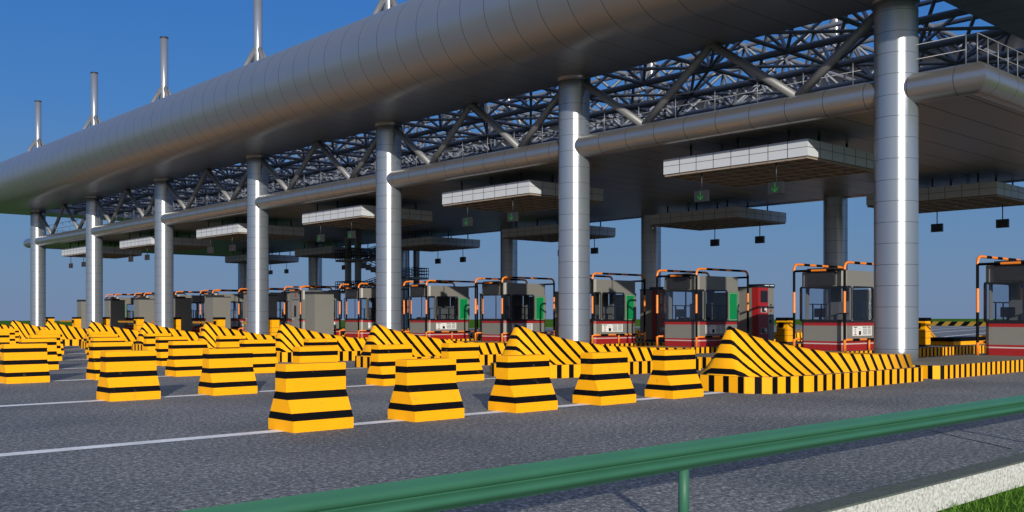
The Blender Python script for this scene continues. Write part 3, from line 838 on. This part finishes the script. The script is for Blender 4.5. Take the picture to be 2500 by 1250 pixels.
for k, y in enumerate(IY):
    rev = k >= 7
    nm = ordn(k)
    bx = 31.25
    o = booth0 if first else copy_tree(booth0); o.location = (bx, y, 0); o.rotation_euler = (0,0,PI if rev else 0)
    lab = (f'grey toll booth, rear door facing us, {nm} island from the guardrail' if rev else f'grey toll booth with red bands and windscreen, {nm} island from the guardrail')
    tag(o, lab, 'toll booth', 'toll booths')
    o = hoop0 if first else copy_tree(hoop0); o.location = (bx, y, 0)
    tag(o, f'orange and black pipe frame round the booth, {nm} island from the guardrail', 'roll bar', 'roll bar frames round the booths')
    o = mach0 if first else copy_tree(mach0)
    if k <= 5:
        o.location = (34.95, y, 0); tag(o, f'tall grey and red card machine behind the booth on the {nm} island', 'card machine', 'card machines')
        gx = 37.1
    else:
        o.location = (27.85, y, 0); o.rotation_euler = (0,0,PI); tag(o, f'tall plain grey cabinet with black cap ahead of the booth on the {nm} island', 'cabinet', 'grey cabinets ahead of the booths')
        gx = 25.1
    o = gate0 if first else copy_tree(gate0); o.location = (gx, y, 0)
    tag(o, f'yellow barrier gate box with black lid on the {nm} island from the guardrail', 'gate box', 'barrier gate boxes')
    if k >= 6:
        q = make_arm().build('gate_arm', o)
    first = False

# ------------------------------------------------------------------ far barrier wall
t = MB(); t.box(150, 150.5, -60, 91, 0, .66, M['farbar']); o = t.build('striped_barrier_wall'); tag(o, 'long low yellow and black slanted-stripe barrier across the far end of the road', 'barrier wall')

# ------------------------------------------------------------------ stair tower
st = empty('stair_tower', (37.2, 57.4, 0)); tag(st, 'dark steel switchback stair tower seen left of the third front column', 'stair tower')
for x, y in ((0,0),(0,-1.2),(4.9,-.0),(4.9,-1.2)):
    b = MB(); b.box(x-.16,x+.16,y-.16,y+.16,KZ-.02,zc0+.001,M['boothgrey']); b.build('post', st)
def flight(x0, z0, x1, z1, y):
    n = 8; b = MB()
    for i in range(n):
        xa = x0+(x1-x0)*i/n; xb = x0+(x1-x0)*(i+1)/n; za = z0+(z1-z0)*(i+1)/n
        b.box(min(xa,xb), max(xa,xb), y-.36, y+.36, za-.22, za, M['stair'])
    b.build('flight', st)
    b = MB()
    for s in (-.36, .36):
        for h in (.2,.4,.55,.7): b.tube([(x0,y+s,z0+h),(x1,y+s,z1+h)], .025, M['navy'], 6)
        for i in range(n+1): b.tube([(x0+(x1-x0)*i/n,y+s,z0+(z1-z0)*i/n),(x0+(x1-x0)*i/n,y+s,z0+(z1-z0)*i/n+.7)], .018, M['navy'], 6)
    b.build('flight_railing', st)
def landing(x0, x1, z):
    b = MB(); b.box(x0, x1, -1.7, .5, z-.14, z, M['stair']); b.build('landing', st)
    b = MB()
    for y in (-1.7, .5):
        for h in (.22,.45,.65): b.tube([(x0,y,z+h),(x1,y,z+h)], .028, M['navy'], 6)
        n = 8
        for i in range(n+1): b.tube([(x0+(x1-x0)*i/n,y,z),(x0+(x1-x0)*i/n,y,z+.65)], .02, M['navy'], 6)
    xo = x0 if x0 < 1 else x1
    for h in (.22,.45,.65): b.tube([(xo,-1.7,z+h),(xo,.5,z+h)], .028, M['navy'], 6)
    for i in range(9): b.tube([(xo,-1.7+2.2*i/8,z),(xo,-1.7+2.2*i/8,z+.65)], .02, M['navy'], 6)
    b.build('landing_railing', st)
landing(-.7, .8, 5.3); landing(-.7, .8, 3.15); landing(4.1, 5.6, 4.2); landing(4.1, 5.6, 6.35); landing(4.1, 5.6, 2.1)
flight(.8, 5.3, 4.1, 6.35, -1.15); flight(.8, 5.3, 4.1, 4.2, -.05); flight(.8, 3.15, 4.1, 4.2, -1.15); flight(.8, 3.15, 4.1, 2.1, -.05); flight(.8, .5, 4.1, 2.1, -1.15)

# ------------------------------------------------------------------ light
SUN_EL = R(14.5); SUN_AZ = 47.63-171.0                # world angle of the direction towards the sun
sd = Vector((math.cos(R(SUN_AZ))*math.cos(SUN_EL), math.sin(R(SUN_AZ))*math.cos(SUN_EL), math.sin(SUN_EL)))
sun = bpy.data.lights.new('sun', 'SUN'); sun.energy = 4.3; sun.angle = R(.5); sun.color = (1, .93, .82)
so = bpy.data.objects.new('sun', sun); COL.objects.link(so); so.rotation_euler = sd.to_track_quat('Z', 'Y').to_euler()
w = bpy.data.worlds.new('World'); scene.world = w; w.use_nodes = True; nt = w.node_tree; nt.nodes.clear()
wo = N(nt, 'ShaderNodeOutputWorld'); bg = N(nt, 'ShaderNodeBackground'); sky = N(nt, 'ShaderNodeTexSky', sky_type='NISHITA')
sky.sun_disc = False; sky.sun_elevation = SUN_EL; sky.sun_rotation = PI/2-R(SUN_AZ)
sky.air_density = 1.0; sky.dust_density = .3; sky.ozone_density = 3.0
tcw = N(nt, 'ShaderNodeTexCoord').outputs['Generated']; sx = N(nt, 'ShaderNodeSeparateXYZ'); L(nt, tcw, sx.inputs[0])
cmb = N(nt, 'ShaderNodeCombineXYZ'); L(nt, sx.outputs[0], cmb.inputs[0]); L(nt, sx.outputs[1], cmb.inputs[1])
L(nt, math_n(nt, 'MAXIMUM', sx.outputs[2], .012), cmb.inputs[2]); L(nt, cmb.outputs[0], sky.inputs[0])
grad = ramp(nt, math_n(nt, 'MAXIMUM', sx.outputs[2], 0), [(0, (.140,.218,.385)), (.05, (.126,.228,.405)), (.11, (.103,.230,.445)), (.2, (.056,.20,.51)), (.32, (.032,.160,.50)), (.5, (.10,.19,.42)), (1, (.13,.21,.40))])
sc_ = N(nt, 'ShaderNodeVectorMath', operation='SCALE'); L(nt, grad, sc_.inputs[0]); sc_.inputs['Scale'].default_value = 10.
dp_ = N(nt, 'ShaderNodeVectorMath', operation='DOT_PRODUCT'); L(nt, tcw, dp_.inputs[0]); dp_.inputs[1].default_value = tuple(sd)
gw = math_n(nt, 'POWER', math_n(nt, 'MAXIMUM', math_n(nt, 'MULTIPLY', math_n(nt, 'ADD', dp_.outputs['Value'], .05), .952), 0), 2.)
gc = N(nt, 'ShaderNodeVectorMath', operation='SCALE'); gc.inputs[0].default_value = (6.2, 5.4, 4.5); L(nt, gw, gc.inputs['Scale'])
av = N(nt, 'ShaderNodeVectorMath', operation='ADD'); L(nt, mixc(nt, .94, sky.outputs[0], sc_.outputs[0]), av.inputs[0]); L(nt, gc.outputs[0], av.inputs[1])
L(nt, av.outputs[0], bg.inputs[0]); bg.inputs[1].default_value = .1; L(nt, bg.outputs[0], wo.inputs[0])

# ------------------------------------------------------------------ camera
cam = bpy.data.cameras.new('camera'); cam.sensor_width = 36; cam.lens = 2410/2500*36; cam.shift_y = (772.3-625)/2500; cam.clip_end = 2000; cam.clip_start = .05
co = bpy.data.objects.new('camera', cam); COL.objects.link(co); co.location = (0,0,1.45); co.rotation_euler = (PI/2, 0, ph-PI/2)
scene.camera = co
vs = scene.view_settings; vs.view_transform = 'Standard'; vs.look = 'None'; vs.exposure = 0; vs.gamma = 1
